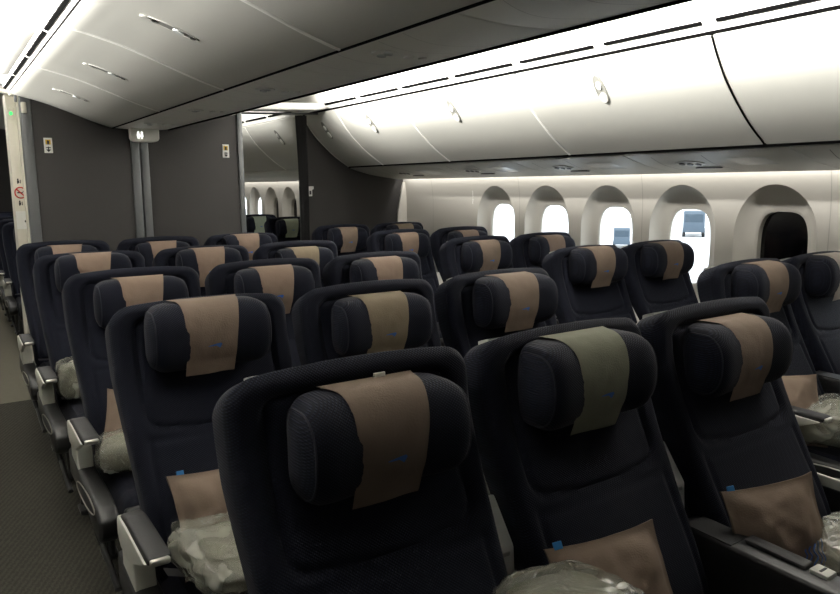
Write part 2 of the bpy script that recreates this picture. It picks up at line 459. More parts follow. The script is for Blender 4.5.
def console_parts(t):
    # console at x = -.296 (between this seat and its left neighbour)
    c = MB()
    c.prism([(-.125, .585), (-.11, .62), (-.135, .638), (-.18, .642), (-.82, .634), (-.84, .62), (-.83, .36), (-.17, .36)], -.341, -.251, 'x', .010, 3)
    co = c.build('console', M['black'], t)
    MB().prism([(-.30, .639), (-.292, .652), (-.44, .648), (-.445, .636)], -.297, -.257, 'x', .004, 2).build('console_lid', M['black_soft'], co)
    MB().prism([(-.155, .642), (-.155, .645), (-.285, .643), (-.285, .638)], -.335, -.257, 'x', .001, 1).build('console_top_pad', M['black_soft'], co)
    k = MB().prism([(-.452, .634), (-.450, .648), (-.492, .646), (-.495, .632)], -.296, -.256, 'x', .003, 2)
    k.build('console_catch', M['grey_pl'], co)['label'] = 'pale grey catch'
    MB().box(-.288, -.262, -.474, -.468, .6462, .6482, .0006, 1).build('catch_mark', M['ink'], co)
    p = MB().prism([(-.11, .59), (-.03, .59), (.02, .70), (.0, .79), (-.03, .815), (-.10, .72)], -.332, -.262, 'x', .006, 2).build('console_upright', M['bin_edge'], t)  # grey plate painted near-white to offset the shade between the seats
    MB().box(-.320, -.275, -.102, -.096, .70, .712, .002, 1).build('upright_latch', M['metal'], p)
def make_seat(name, left, right, cov_seed):
    t = thing(name, '', 'seat')
    make_cushion().build('seat_cushion', M['navy_dark'], t)
    make_backrest().build('backrest', M['navy'], t, smooth=60)
    make_shell().build('back_shell', M['shell'], t)['label'] = 'pale grey seat shell'
    h = make_headrest().build('headrest', M['navy'], t, smooth=80)
    for sx in (-1, 1): make_piping(sx).build('piping', M['piping'], h)
    cv = make_cover(cov_seed).build('headrest_cover', CM['brown'], t, smooth=70)
    make_emblem(cov_seed).build('emblem', M['blue'], cv, smooth=0)
    make_legrest().build('legrest', M['black_soft'], t)
    for sx in (-1, 1):
        for y in (-.58, -.12):
            MB().tube([(sx*.2, y, .34), (sx*.2, y+.04*(-1 if y > -.3 else 1), .02)], .018, 10).box(sx*.2-.03, sx*.2+.03, y-.05, y+.05, 0, .02, .004, 1).build('leg', M['dark_metal'], t)
    b = MB()
    b.grid(lambda u, v: (-.235+.20*u, -.33-.10*math.sin(u*2.6)+.045*v, .482-.0+.012*math.sin(PI*u)), 14, 2)
    b.grid(lambda u, v: (-.235+.20*u, -.33-.10*math.sin(u*2.6)+.045*v, .484-.0+.012*math.sin(PI*u)), 14, 2)
    sb = b.build('seat_belt', M['black'], t)
    MB().box(-.06, .0, -.405, -.355, .476, .496, .006, 2).build('buckle', M['metal'], sb)
    for side, kind in ((-1, left), (1, right)):
        if kind == 'aisle': armrest_parts(t, side)
        if kind == 'rail': armrest_parts(t, side); inner_strip(t, side)  # this kind carries the painted highlight strip and a black side panel
        if kind == 'console': console_parts(t)
    return t

X0, Y0, DX, PIT = .6642, 1.2047, .592, .965
CX = X0+DX                                        # cabin centre line
PX, PY = 2.3212, .594
proto = {'c0': make_seat('airline_seat', 'aisle', None, .3), 'c1': make_seat('airline_seat', 'console', None, -.6), 'c2': make_seat('airline_seat', 'console', 'rail', .8),
         'p0': make_seat('airline_seat', 'aisle', None, -1.0), 'p1': make_seat('airline_seat', 'console', 'aisle', .5)}
used = set()
def place(kind, x, y, cover, label, group, hz=0, hx=0, z=0, rz=0, tagged=False, tilt=0):
    p = proto[kind]
    if kind in used: o = dup(p)
    else: o = p; used.add(kind)
    o.location = (x, y, z); o.rotation_euler = (tilt, 0, rz)
    o['label'] = label; o['group'] = group; o['category'] = 'seat'
    for c in children(o):
        if c.name.startswith('headrest'):
            c.location.z = hz; c.location.x = hx
            if c.name.startswith('headrest_cover'):
                c.material_slots[0].link = 'OBJECT'; c.material_slots[0].material = CM[cover]
                c['label'] = cover+' linen headrest cover'
                if tagged: make_cover_tag(.3).build('velcro_tag', M['white'], c)
    return o
rows = ['nearest', 'second nearest', 'third nearest', 'fourth nearest', 'farthest']
cols = ['left aisle', 'middle', 'right aisle']
covc = [['dark brown', 'olive', 'brown'], ['brown', 'khaki', 'brown'], ['tan', 'tan', 'tan'], ['tan', 'tan', 'khaki'], ['tan', 'tan', 'tan']]
dxc = [[.008, -.018, -.006], [-.016, -.003, .014], [.010, 0, -.003], [-.008, .007, .006], [0, 0, 0]]
hzc = [[-.016, .010, -.018], [.026, -.015, .011], [-.008, -.004, .002], [.02, .016, -.011], [0, -.005, .02]]
for r in range(4, -1, -1):
    for c in range(3):
        place('c%d' % c, X0+c*DX+.45*dxc[r][c], Y0+r*PIT, covc[r][c],
              'navy seat, %s headrest cover, centre block %s, %s row' % (covc[r][c], cols[c], rows[r]),
              'navy seats in the centre block', hz=hzc[r][c], hx=.55*dxc[r][c], tagged=(r == 0 and c == 0), rz=0)
covp = [['brown', 'pale grey'], ['brown', 'brown'], ['brown', 'tan'], ['tan', 'tan'], ['brown', 'khaki']]
hzp = [[.016, .019], [.02, .018], [-.002, .006], [0, -.004], [0, .01]]
for r in range(4, -1, -1):
    for c in range(2):
        place('p%d' % c, X0+PX+c*DX, Y0+PY+r*PIT, covp[r][c],
              'navy seat, %s headrest cover, %s one of the %s window pair' % (covp[r][c], ['aisle-side', 'window-side'][c], rows[r]),
              'navy seats in window pairs', hz=hzp[r][c])
# forward cabin, seen past the partitions
place('c1', 3.45, 8.92, 'sage', 'dark blue seat with sage cover, left of two seen through the partition gap', 'seats in the next cabin', z=-.02)
place('c1', 3.46, 7.95, 'sage', 'dark blue seat with sage cover, right of two beside the curtain', 'seats in the next cabin', z=-.02)
for y, wh in ((8.2, 'nearest of those past the cream post'), (9.05, 'second of those past the cream post'), (9.9, 'third of those past the cream post'), (12.0, 'farthest of those past the cream post')):
    place('c0', .80, y, 'navy', 'dark blue aisle seat in the next cabin, '+wh, 'seats in the next cabin')

# ------------------------------------------------------------------ pillows and wrapped blankets
def make_pillow(w, h, T, seed, name, label):
    m = MB(); N = 30
    def P(u, v, s):
        a, b = 2*u-1, 2*v-1
        ai, bi = min(1, abs(a)/.90), min(1, abs(b)/.90)
        k = max(0, 1-ai**2.6)**.70*max(0, 1-bi**2.6)**.70
        pin = 1-.07*(1-abs(b)**2)*abs(a)**2
        pin2 = 1-.07*(1-abs(a)**2)*abs(b)**2
        x = a*w/2*pin; z = b*h/2*pin2
        wr = .013*noise.noise((a*2.1+seed, b*2.1, s*2+seed))+.006*noise.noise((a*4+b*2+seed, b*4-a*2, s))-.005*abs(noise.noise((a*3+seed*2, b*3+a, s)))
        # pinched flange near the edges
        fl = 1
        y = s*(T/2*k*fl+.0035)+wr*(.4+.6*k)+.014*noise.noise((a*1.3, b*1.3, seed))
        return (x, y, z)
    m.grid(lambda u, v: P(u, v, -1), N, N); m.grid(lambda u, v: P(u, v, 1), N, N, flip=True)
    per = [(i, 0) for i in range(N)]+[(N-1, j) for j in range(1, N)]+[(i, N-1) for i in range(N-2, -1, -1)]+[(0, j) for j in range(N-2, 0, -1)]
    idx = [j*N+i for i, j in per]; n = len(idx)
    for k in range(n): m.f.append((idx[k], idx[(k+1) % n], N*N+idx[(k+1) % n], N*N+idx[k]))
    o = m.build(name, M['pillow'], None, smooth=75)
    tag(o, label, 'pillow', 'brown cabin pillows')
    q = P(.12, 1, 0)
    tg = MB().box(q[0]-.010, q[0]+.010, q[1]-.0025, q[1]+.0025, q[2]-.004, q[2]+.012, .001, 1).build('pillow_tag', M['tag_blue'], o)
    tg['label'] = 'blue fabric tag'
    return o, P
def put(o, loc, rx, ry=0, rz=0):
    o.location = loc; o.rotation_euler = (rx, ry, rz)
tilt = -.50
def pil(row, col, pair, dx, z, dy, w, h, ry, rz, seed, label, T=.10, rx=tilt):
    o, P = make_pillow(w, h, T, seed, 'pillow', label)
    x = X0+(PX if pair else 0)+col*DX+dx; y = Y0+(PY if pair else 0)+row*PIT
    put(o, (x, y+yf(z)-.085+dy, z), rx, ry, rz); return o, P
oC, PC = pil(0, 2, 0, -.165, .624, -.02, .265, .275, -.10, -.35, 2.2, 'brown pillow with blue swirl print on the right aisle seat of the nearest row', rx=-.36)
pil(0, 1, 0, -.14, .632, 0, .265, .285, -.10, -.28, 5.1, 'brown pillow on the middle seat of the nearest row, blue tag at top left')
pil(1, 0, 0, -.05, .595, 0, .32, .28, .03, .05, 8.4, 'brown pillow on the left aisle seat of the second row, above a wrapped blanket')
pil(2, 0, 0, -.075, .59, 0, .28, .27, .16, -.25, 11.3, 'brown pillow on the left aisle seat of the third row, folded on its edge')
pil(0, 0, 1, -.20, .60, -.02, .24, .30, .02, -.65, 14.9, 'brown crumpled pillow on the aisle-side seat of the nearest window pair')
pil(0, 1, 1, -.01, .61, 0, .29, .25, -.2, -.4, 17.7, 'brown pillow on the window-side seat of the nearest window pair')
# blue swirl print on the front pillow
m = MB()
for k in range(5):
    pts = []
    for i in range(14):
        u = .55+.05*k+.014*math.sin(i*.9+k)+.008*i*.5; v = .20+.020*i*(.75+.06*k)-.004*k
        u = min(u, .93); v = min(v, .50)
        p = Vector(PC(u, v, -1))+Vector((0, -.0012, 0)); pts.append(p)
    m.tube(pts, .0018, 5)
m.build('printed_swirl', M['blue'], oC)

def make_bag(w, d, h, seed, label, loc, rz=0, tx=0):
    root = thing('wrapped_blanket', label, 'blanket', loc, (tx, 0, rz), 'blankets in clear plastic wraps')
    def blob(sw, sd, sh, rough, nu, nv, s):
        mm = MB()
        def f(u, v):
            a = 2*PI*u; b = -PI/2+PI*v
            ca, sa, cb, sb = math.cos(a), math.sin(a), math.cos(b), math.sin(b)
            e = .42
            x = math.copysign(abs(cb)**e*abs(ca)**e, ca)*sw/2; y = math.copysign(abs(cb)**e*abs(sa)**e, sa)*sd/2
            z = math.copysign(abs(sb)**.8, sb)*sh/2
            n1 = noise.noise((x*7+s, y*7, z*7+s))
            wv = Vector((x, y, z))*9+Vector((s, 0, s)); wv += .9*noise.noise_vector(wv*.7)
            n2 = .30-abs(noise.noise(wv)); wq = Vector((x*26+y*10, y*17-x*8, z*22+s)); wq += .7*noise.noise_vector(wq*.5)
            n3 = .30-abs(noise.noise(wq))
            k = 1+rough*(.12*n1+.16*n2+.10*n3)
            return (x*k, y*k, max(z*k, -sh/2)+sh/2)
        return mm.grid(f, nu, nv, closeu=True)
    blob(w*.90, d*.88, h*.86, .8, 40, 22, seed+3).build('blanket', M['blanket'], root, smooth=80)
    bg = blob(w, d, h, 1.1, 110, 60, seed+3)
    bg.build('plastic_wrap', M['plastic'], root, smooth=50)
    return root
ZC = .482
make_bag(.38, .30, .13, 1.0, 'clear plastic wrapped blanket on the left aisle seat of the second row', (X0-.035, Y0+PIT-.40, ZC), .12, .16)
make_bag(.25, .22, .12, 4.0, 'clear plastic wrapped blanket on the left aisle seat of the third row, next to armrest', (X0-.135, Y0+2*PIT-.42, ZC), -.2)
make_bag(.20, .16, .19, 7.0, 'clear plastic wrapped blanket standing on the left aisle seat of the fourth row', (X0-.15, Y0+3*PIT-.31, ZC), .1)
make_bag(.25, .23, .115, 10., 'clear plastic wrapped blanket lying on the console left of the middle nearest-row seat', (X0+DX-.335, Y0-.33, .642), -.1, 0)
make_bag(.33, .28, .15, 13., 'clear plastic wrapped blanket on the right aisle seat of the nearest row', (X0+2*DX+.03, Y0-.43, ZC), .1, .1)
make_bag(.38, .26, .15, 16., 'clear plastic wrapped blanket on the aisle-side seat of the nearest window pair', (X0+PX-.04, Y0+PY-.44, ZC), .15)
make_bag(.32, .26, .12, 19., 'clear plastic wrapped blanket on the window-side seat of the nearest window pair', (X0+PX+DX-.02, Y0+PY-.42, ZC), 0)
make_bag(.32, .26, .14, 22., 'clear plastic wrapped blanket on the middle seat of the second row', (X0+DX-.02, Y0+PIT-.40, ZC), 0)

# ------------------------------------------------------------------ room shell
YA, YE = -2.2, 14.0
def sbox(name, m, *a, **k): return struct(MB().box(*a, **k).build(name, m))
sbox('floor', M['carpet'], -1.5, 4.15, YA, 5.69, -.06, 0)
sbox('floor', mat('galley_floor', (84, 80, 64), .7, var=(30, .15)), -1.5, 4.15, 5.69, YE, -.06, -.001)
WX = 3.95
def wx(z): return WX-(0 if z < 1.33 else .035*((z-1.33)/.27)**2)
def wall_bay(mb, y0, y1, yk=None, dim=False):
    if yk is None:
        mb.grid(lambda u, v: (wx(1.68*v), y0+(y1-y0)*u, 1.68*v), 3, 24); return
    zc = 1.10; HY = (y1-y0)/2
    def inside_rect(y, z): return y0-yk <= y <= y1-yk and 0 <= z+zc <= 1.68
    def arch(sc):
        def f(y, z):
            zz = z+zc; a = .246*sc
            if zz > 1.20: return (y/a)**2+((zz-1.20)/(.295*sc))**2 <= 1
            if zz < .86: return (abs(y)/a)**3+((.86-zz)/(.20*sc))**3 <= 1
            return abs(y) <= a
        return f
    def pane(sc, zo=0): return lambda y, z: (abs(y)/(.150*sc))**3.6+(abs(z-zo)/(.238*sc))**3.2 <= 1
    angs = [2*PI*k/96 for k in range(96)]
    for cy, cz in ((y0-yk, -zc), (y1-yk, -zc), (y0-yk, 1.68-zc), (y1-yk, 1.68-zc)): angs.append(math.atan2(cz, cy) % (2*PI))
    angs.sort()
    def cast(ins, a):
        lo, hi = 0, 3
        for _ in range(30):
            mi = (lo+hi)/2
            if ins(mi*math.cos(a), mi*math.sin(a)): lo = mi
            else: hi = mi
        return lo*math.cos(a), lo*math.sin(a)
    loops = []
    A0 = [cast(inside_rect, a) for a in angs]; A1 = [cast(arch(1), a) for a in angs]; A2 = [cast(pane(1.10), a) for a in angs]; A3 = [cast(pane(1.0), a) for a in angs]
    def mk(L, dx): return [(wx(z+zc)+dx(y, z) if callable(dx) else wx(z+zc)+dx, yk+y, z+zc) for y, z in L]
    loops.append(mk(A0, 0))
    for t in (.33, .66, .9): loops.append([(wx(z0*(1-t)+z1*t+zc), yk+y0_*(1-t)+y1_*t, z0*(1-t)+z1*t+zc) for (y0_, z0), (y1_, z1) in zip(A0, A1)])
    loops.append(mk(A1, 0))
    L1, L2 = A1, A2
    for t, d in ((.03, .006), (.12, .026), (.30, .050), (.55, .068), (.8, .078), (1, .082)):
        loops.append([(wx(za*(1-t)+zb*t+zc)*(1-t)+(WX)*t+d, yk+ya*(1-t)+yb*t, za*(1-t)+zb*t+zc) for (ya, za), (yb, zb) in zip(L1, L2)])
    loops.append([(WX+.086, yk+y, z+zc) for y, z in [(a*.5+c*.5, b*.5+d*.5) for (a, b), (c, d) in zip(A2, A3)]])
    loops.append([(WX+.095, yk+y, z+zc) for y, z in A3])
    loops.append([(WX+(.150 if dim else .106), yk+y, z+zc) for y, z in A3])
    n = len(angs); v = [p for l in loops for p in l]; f = []
    for r in range(len(loops)-1):
        for k in range(n): f.append((r*n+k, r*n+(k+1) % n, (r+1)*n+(k+1) % n, (r+1)*n+k))
    mb.add(v, f)
    return [(y, z) for y, z in A3]
wm = MB(); wins = []; DIM = (0, 11, 12)
P0y = 2.27; PW = .615
ys = P0y-PW/2
wall_bay(wm, YA, P0y-PW*1.5)
for k in range(-1, 20):
    yk = P0y+k*PW
    if yk+PW/2 > YE: break
    if 5 <= k <= 9: wall_bay(wm, yk-PW/2, yk+PW/2)
    else:
        A3 = wall_bay(wm, yk-PW/2, yk+PW/2, yk, k in DIM); wins.append((k, yk, A3))
wall = struct(wm.build('wall_right', M['wallp'], smooth=32))
sm = MB()
for k in (-2, 0, 2, 4, 6, 10, 12):
    y = P0y+(k-.5)*PW-PW+PW
    y = P0y+(k+.5)*PW-PW
    if y < YA: continue
    sm.grid(lambda u, v: (wx(.3+1.34*v)-.0012, y-.0025+.005*u, .3+1.34*v), 2, 20)
struct(sm.build('trim_1', mat('panel_joint', (178, 175, 166), .6), None))
for i, (k, yk, A3) in enumerate(wins):
    m = MB()
    v = [(WX+(.135 if k in DIM else .098), yk+y, z+1.10) for y, z in A3]
    m.add(v+[(x+.006, y, z) for x, y, z in v], [tuple(range(len(v))), tuple(range(len(v), 2*len(v)))[::-1]])
    w = struct(m.build('window_%d' % (i+1), M['dim'] if k in DIM else M['pane'], smooth=0))
    if k in DIM: w['label'] = 'dimmed black window pane'
# upper closing skin, left wall, ends, roof
sbox('wall_upper_right', M['ceil'], 4.12, 4.16, YA, YE, 1.45, 2.8)
sbox('trim_2', M['ceil'], 3.93, 4.13, YA, YE, 1.66, 1.70)
sbox('wall_lower_right', M['wallp'], 4.12, 4.16, YA, YE, -.06, .80)
lw = MB().box(-1.48, -1.42, YA, YE, 0, .86).box(-1.48, -1.42, YA, YE, 1.335, 2.8)
lp = MB()
for k in range(-7, 20):
    yk = P0y+k*PW
    lw.box(-1.48, -1.42, yk+.15 if k % 6 == 0 else yk-.151, yk+PW-.15, .86, 1.335)
    lp.box(-1.47, -1.465, yk-.15, yk+.15, .86, 1.335)
struct(lw.build('wall_left', M['wallp'], smooth=0)); struct(lp.build('window_40', M['pane'], smooth=0))
lb = MB().prism([(2*CX-x, z) for x, z in [(2.848, 2.138), (2.895, 2.060), (2.965, 1.965), (3.058, 1.872), (3.17, 1.778), (3.305, 1.690), (3.513, 1.612), (3.86, 1.556), (3.885, 1.70), (3.885, 2.14)]], YA, 5.5, 'y')
struct(lb.build('trim_30', M['bin'], smooth=40))
sbox('wall_rear', M['part'], -1.48, 4.15, YA-.05, YA, 0, 2.8)
sbox('wall_far', M['part'], -1.48, 4.15, YE, YE+.05, 0, 2.8)
sbox('roof', M['ceil'], -1.5, 4.16, YA, YE, 2.8, 2.85)
half = [(2.862, 2.150), (2.845, 2.162), (2.835, 2.172), (2.79, 2.225), (2.74, 2.30), (2.66, 2.37), (2.50, 2.43), (2.25, 2.46), (1.9, 2.47), (CX, 2.47)]
prof = half+[(2*CX-x, z) for x, z in half[-2::-1]]
prof = prof+[(-.40, 2.2), (-1.42, 2.2)]
cm = MB(); n = len(prof)
cm.add([(x, YA, z) for x, z in prof]+[(x, YE, z) for x, z in prof], [(i, i+1, n+i+1, n+i) for i in range(n-1)])
struct(cm.build('ceiling', M['ceil'], smooth=40))
# black strip painting the dark gap along the bin tops and the dashed air slots
def strip(name, pts_xz, y0, y1, m, parent=None):
    b = MB(); k = len(pts_xz)
    b.add([(x, y0, z) for x, z in pts_xz]+[(x, y1, z) for x, z in pts_xz], [(i, i+1, k+i+1, k+i) for i in range(k-1)])
    return b.build(name, m, parent, smooth=0)
sl = MB()
sl.box(2.838, 2.856, YA, 6.12, 2.134, 2.150); struct(sl.build('trim_3', M['dark_gap']))
for k in range(-4, 20):
    y0 = 1.97+.6175*k
    if 6.0 < y0+.6 < 6.4: continue
    a = MB().prism([(2.821, 2.181), (2.811, 2.193), (2.806, 2.188), (2.816, 2.176)], y0+.035, y0+.58, 'y')
    tag(a.build('air_slot', M['dark_gap'], smooth=0), 'black ceiling air slots in a dashed row above the right bins', 'air vent', 'air slots over the right bins')
# ------------------------------------------------------------------ overhead bins
class Prof:
    def __init__(s, P, n=8):
        s.p = [(q.x, q.y) for q in catmull([(a, b, 0) for a, b in P], n)]
        s.l = [0]
        for a, b in zip(s.p, s.p[1:]): s.l.append(s.l[-1]+math.hypot(b[0]-a[0], b[1]-a[1]))
        s.L = s.l[-1]
    def at(s, t, off=0, side=1):
        d = t*s.L
        x = interp(d, s.l, [p[0] for p in s.p]); z = interp(d, s.l, [p[1] for p in s.p])
        e = .004
        x2 = interp(min(d+e, s.L), s.l, [p[0] for p in s.p])-interp(max(d-e, 0), s.l, [p[0] for p in s.p])
        z2 = interp(min(d+e, s.L), s.l, [p[1] for p in s.p])-interp(max(d-e, 0), s.l, [p[1] for p in s.p])
        L = math.hypot(x2, z2) or 1
        return Vector((x-z2/L*off*side, z+x2/L*off*side))
def sheet(mb, pr, y0, y1, t0=0, t1=1, thick=.012, side=1, nt=40, off=0, rnd=.006):
    def f(u, v, o):
        t = t0+(t1-t0)*v; y = y0+(y1-y0)*u
        e = min(abs(y-y0), abs(y-y1))
        oo = o
        if o > 0 and e < rnd: oo = o-rnd*(1-math.sqrt(max(0, 1-(1-e/rnd)**2)))
        q = pr.at(t, oo+off, side); return (q.x, y, q.y)
    us = [0, .15*rnd/(y1-y0), .5*rnd/(y1-y0), rnd/(y1-y0), .25, .5, .75, 1-rnd/(y1-y0), 1-.5*rnd/(y1-y0), 1-.15*rnd/(y1-y0), 1]
    NU = len(us)
    base = len(mb.v)
    for o in (thick, 0):
        v = [f(us[i], j/(nt-1), o) for j in range(nt) for i in range(NU)]
        mb.add(v, [(j*NU+i, j*NU+i+1, (j+1)*NU+i+1, (j+1)*NU+i) for j in range(nt-1) for i in range(NU-1)])
    q = NU*nt
    ring = [i for i in range(NU)]+[j*NU+NU-1 for j in range(1, nt)]+[(nt-1)*NU+i for i in range(NU-2, -1, -1)]+[j*NU for j in range(nt-2, 0, -1)]
    for k in range(len(ring)):
        a, b = ring[k], ring[(k+1) % len(ring)]; mb.f.append((base+a, base+b, base+q+b, base+q+a))
    return mb
def oval_on(pr, tc, yc, ht, hy, side, off, depth, n=28, ex=1.0):
    """oval plate lying on a profile: ht half length along the profile, hy half width along y"""
    mb = MB(); v = []
    for o in (off, off+depth):
        for k in range(n):
            a = 2*PI*k/n
            q = pr.at(tc+ht/pr.L*math.cos(a), o, side); v.append((q.x, yc+hy*math.sin(a), q.y))
    mb.add(v, [tuple(range(n)), tuple(range(n, 2*n))]+[(k, (k+1) % n, n+(k+1) % n, n+k) for k in range(n)])
    return mb
def oval_ring(pr, tc, yc, ht, hy, side, off, r, n=32):
    pts = []
    for k in range(n):
        a = 2*PI*k/n; q = pr.at(tc+ht/pr.L*math.cos(a), off, side); pts.append((q.x, yc+hy*math.sin(a), q.y))
    return MB().tube(pts, r, 6, closed=True)
RP = Prof([(2.848, 2.138), (2.895, 2.060), (2.965, 1.965), (3.058, 1.872), (3.17, 1.778), (3.305, 1.690)])
def right_bin(y0, y1, ly, label, group, gapdark=False, latch=True):
    t = thing('overhead_bin', label, 'overhead bin', (0, 0, 0), (0, 0, 0), group)
    cy = (y0+y1)/2; t.location = (3.2, cy, 1.9)
    off = Vector((-3.2, -cy, -1.9))
    def B(mb, name, m, par, top=False, smooth=35):
        mb.v = [tuple(Vector(p)+off) for p in mb.v]; return mb.build(name, m, par, smooth=smooth)
    box = MB(); poly = [tuple(RP.at(k/20, -.012, -1)) for k in range(21)]+[(3.36, 1.72), (3.90, 1.72), (3.90, 2.13)]
    box.prism(poly, y0+.001, y1-.001, 'y'); B(box, 'bin_body', M['dark_gap'] if gapdark else M['bin_seam'], t)
    g = .006
    d = sheet(MB(), RP, y0+g, y1-g, 0, 1, .014, -1, off=-.006); door = B(d, 'door', M['bin'], t)
    B(sheet(MB(), RP, y1-(.004 if gapdark else .008), y1+(.004 if gapdark else .008), .01, 1, .006, -1, off=.006, rnd=.003), 'edge_strip', M['dark_gap'] if gapdark else M['bin_edge'], t)
    if latch:
        lt = B(oval_on(RP, .27, ly, .085, .030, -1, .0075, .004), 'latch', M['lens_grey'], door)
        B(oval_ring(RP, .27, ly, .086, .031, -1, .010, .004), 'latch_rim', M['lens_grey'], door)
        B(oval_on(RP, .335, ly, .028, .022, -1, .011, .009), 'latch_button', M['bin_seam'], door)
        B(oval_on(RP, .225, ly, .022, .016, -1, .011, .007), 'latch_button', M['bin_seam'], door)
    return t
RB = [(-.55, .71, .1, 'beside the camera'), (.71, 1.97, 1.35, 'nearest, at the right edge of the photo'), (1.97, 3.24, 2.67, 'second from the right edge, right of centre'), (3.24, 4.50, 3.955, 'third from the right edge of the photo'),
      (4.50, 5.49, 5.05, 'fourth from the right edge of the photo'), (5.49, 6.13, 5.84, 'last and shortest, against the dark partition')]
for i, (a, b, ly, w) in enumerate(RB):
    if i == 0: continue
    right_bin(a, b, ly, 'white curved right-hand overhead bin, '+w, 'right overhead bins', gapdark=(i == 1))
right_bin(6.30, 7.6, 6.9, 'white overhead bin of the next cabin, nearer of those seen through the gap', 'overhead bins of the next cabin')
right_bin(7.6, 8.9, 8.2, 'white overhead bin of the next cabin, second of those seen through the gap', 'overhead bins of the next cabin')
right_bin(8.9, 10.2, 9.5, 'white overhead bin of the next cabin, third of those seen through the gap', 'overhead bins of the next cabin')
right_bin(10.2, 11.5, 10.8, 'white overhead bin of the next cabin, farthest of those seen through the gap', 'overhead bins of the next cabin')
# black strip painting the dark gap under the right bins, service panels
sb_ = MB().box(3.300, 3.332, YA, 6.13, 1.672, 1.690); struct(sb_.build('trim_4', M['dark_gap']))
SP = Prof([(3.318, 1.668), (3.345, 1.657), (3.513, 1.612), (3.68, 1.586), (3.82, 1.568), (3.85, 1.564)])
def right_psu(y0, y1, label, fx=None, detail=True):
    t = thing('overhead_service_unit', label, 'service panel', (3.6, (y0+y1)/2, 1.6), (0, 0, 0), 'service panels under the right bins')
    off = Vector((-3.6, -(y0+y1)/2, -1.6))
    def B(mb, name, m, par):
        mb.v = [tuple(Vector(p)+off) for p in mb.v]; return mb.build(name, m, par, smooth=35)
    B(sheet(MB(), SP, y0+.003, y1-.003, 0, 1, .012, -1, off=-.012, rnd=.004), 'panel', M['psu'], t)
    if detail:
        yc = fx
        B(oval_on(SP, .36, yc, .05, .085, -1, .001, .004), 'lamp_plate', M['bin_seam'], t)
        for k in (-.045, 0, .045): B(oval_on(SP, .36-.02*(k/.045), yc+k, .017, .017, -1, .004, .006), 'reading_lamp', M['lensdark'], t)
        B(oval_on(SP, .60, yc-.03, .02, .085, -1, .001, .005), 'air_vent', M['lensdark'], t)
        for yy in (yc-.16, yc+.16):
            rb = MB()
            rb.grid(lambda u, v: (*(lambda q: (q.x, yy+.03*math.sin(PI*v*.9)-.002+.004*u, q.y))(SP.at(.10+.8*v, .0012, -1)),), 2, 14)
            B(rb, 'panel_joint', M['lensdark'], t)
        b = MB(); b.grid(lambda u, v: (*(lambda q: (q.x, yc-.27-.2*u, q.y))(SP.at(.22+.3*v, .0015, -1)),), 2, 6)
        B(b, 'sign_window', M['lens'], t)
ps = [(.55, 1.53, 1.53), (1.53, 2.03, 2.51)]
for i, yc in enumerate((.56, 1.54, 2.52, 3.50, 4.48, 5.46)):
    right_psu(yc-.66, yc+.32, ['grey service panel under the right bins, beside the camera', 'grey service panel under the right bins, nearest at right edge', 'grey service panel with black lamps, under the right bins above the dark window', 'grey service panel under the right bins, above the third bright window from right', 'grey service panel under the right bins, second from the partition', 'grey service panel under the right bins, nearest to the partition'][i], yc)
right_psu(5.78, 6.13, 'short blank grey panel filling the gap between service panels and dark partition', None, False)
right_psu(6.30, 9.0, 'long grey panel under the next cabin bins, nearer', None, False); right_psu(9.0, 11.5, 'long grey panel under the next cabin bins, farther', None, False)

# centre bins
CL = [(.462, 2.112), (.50, 2.098), (.56, 2.084), (.67, 2.054), (.80, 2.008), (.93, 1.958), (1.035, 1.924), (1.062, 1.917)]
CLP = Prof(CL)
CRP = Prof([(2*CX-x, z) for x, z in CL])
def centre_bin(y0, y1, ly, label, group='centre overhead bins'):
    cy = (y0+y1)/2
    t = thing('overhead_bin', label, 'overhead bin', (CX, cy, 2.0), (0, 0, 0), group)
    off = Vector((-CX, -cy, -2.0))
    def B(mb, name, m, par):
        mb.v = [tuple(Vector(p)+off) for p in mb.v]; return mb.build(name, m, par, smooth=35)
    poly = [tuple(CLP.at(k/16, -.012, -1)) for k in range(17)]+[(1.08, 1.93), (2*CX-1.08, 1.93)]+[tuple(CRP.at(k/16, -.012, 1)) for k in range(16, -1, -1)]
    poly += [(2*CX-.47, 2.16), (.47, 2.16)]
    B(MB().prism(poly, y0+.001, y1-.001, 'y'), 'bin_body', M['bin_seam'], t)
    for pr, sd in ((CLP, -1), (CRP, 1)):
        if y1 < 5: B(sheet(MB(), pr, y1-.008, y1+.008, .02, 1, .006, sd, off=.006, rnd=.005), 'edge_strip', M['bin_edge'], t)
        door = B(sheet(MB(), pr, y0+.006, y1-.006, 0, 1, .014, sd, off=-.006), 'door', M['bin'], t)
        B(oval_on(pr, .42, ly, .092, .024, sd, .0065, .003), 'latch', M['lens_grey'], door)
        B(oval_ring(pr, .42, ly, .094, .025, sd, .009, .0025), 'latch_rim', M['bin_seam'], door)
        B(oval_on(pr, .285, ly, .020, .014, sd, .009, .006), 'latch_button', M['bin'], door)
        B(oval_on(pr, .46, ly, .020, .014, sd, .009, .006), 'latch_button', M['lens'], door)
        B(oval_on(pr, .54, ly, .010, .015, sd, .009, .003), 'latch_pull', M['lensdark'], door)
CB = [(-.1, .95, .4, 'beside the camera'), (.95, 2.01, 1.5, 'nearest seen, across the top of the photo'), (2.01, 3.07, 2.555, 'second, with the long latch at top left'), (3.07, 4.12, 3.65, 'third, its latch above the left partition'), (4.12, 5.40, 4.66, 'last, ending on the dark partition')]
for i, (a, b, ly, w) in enumerate(CB):
    if i == 0: continue
    centre_bin(a, b, ly, 'white curved centre overhead bin, '+w)
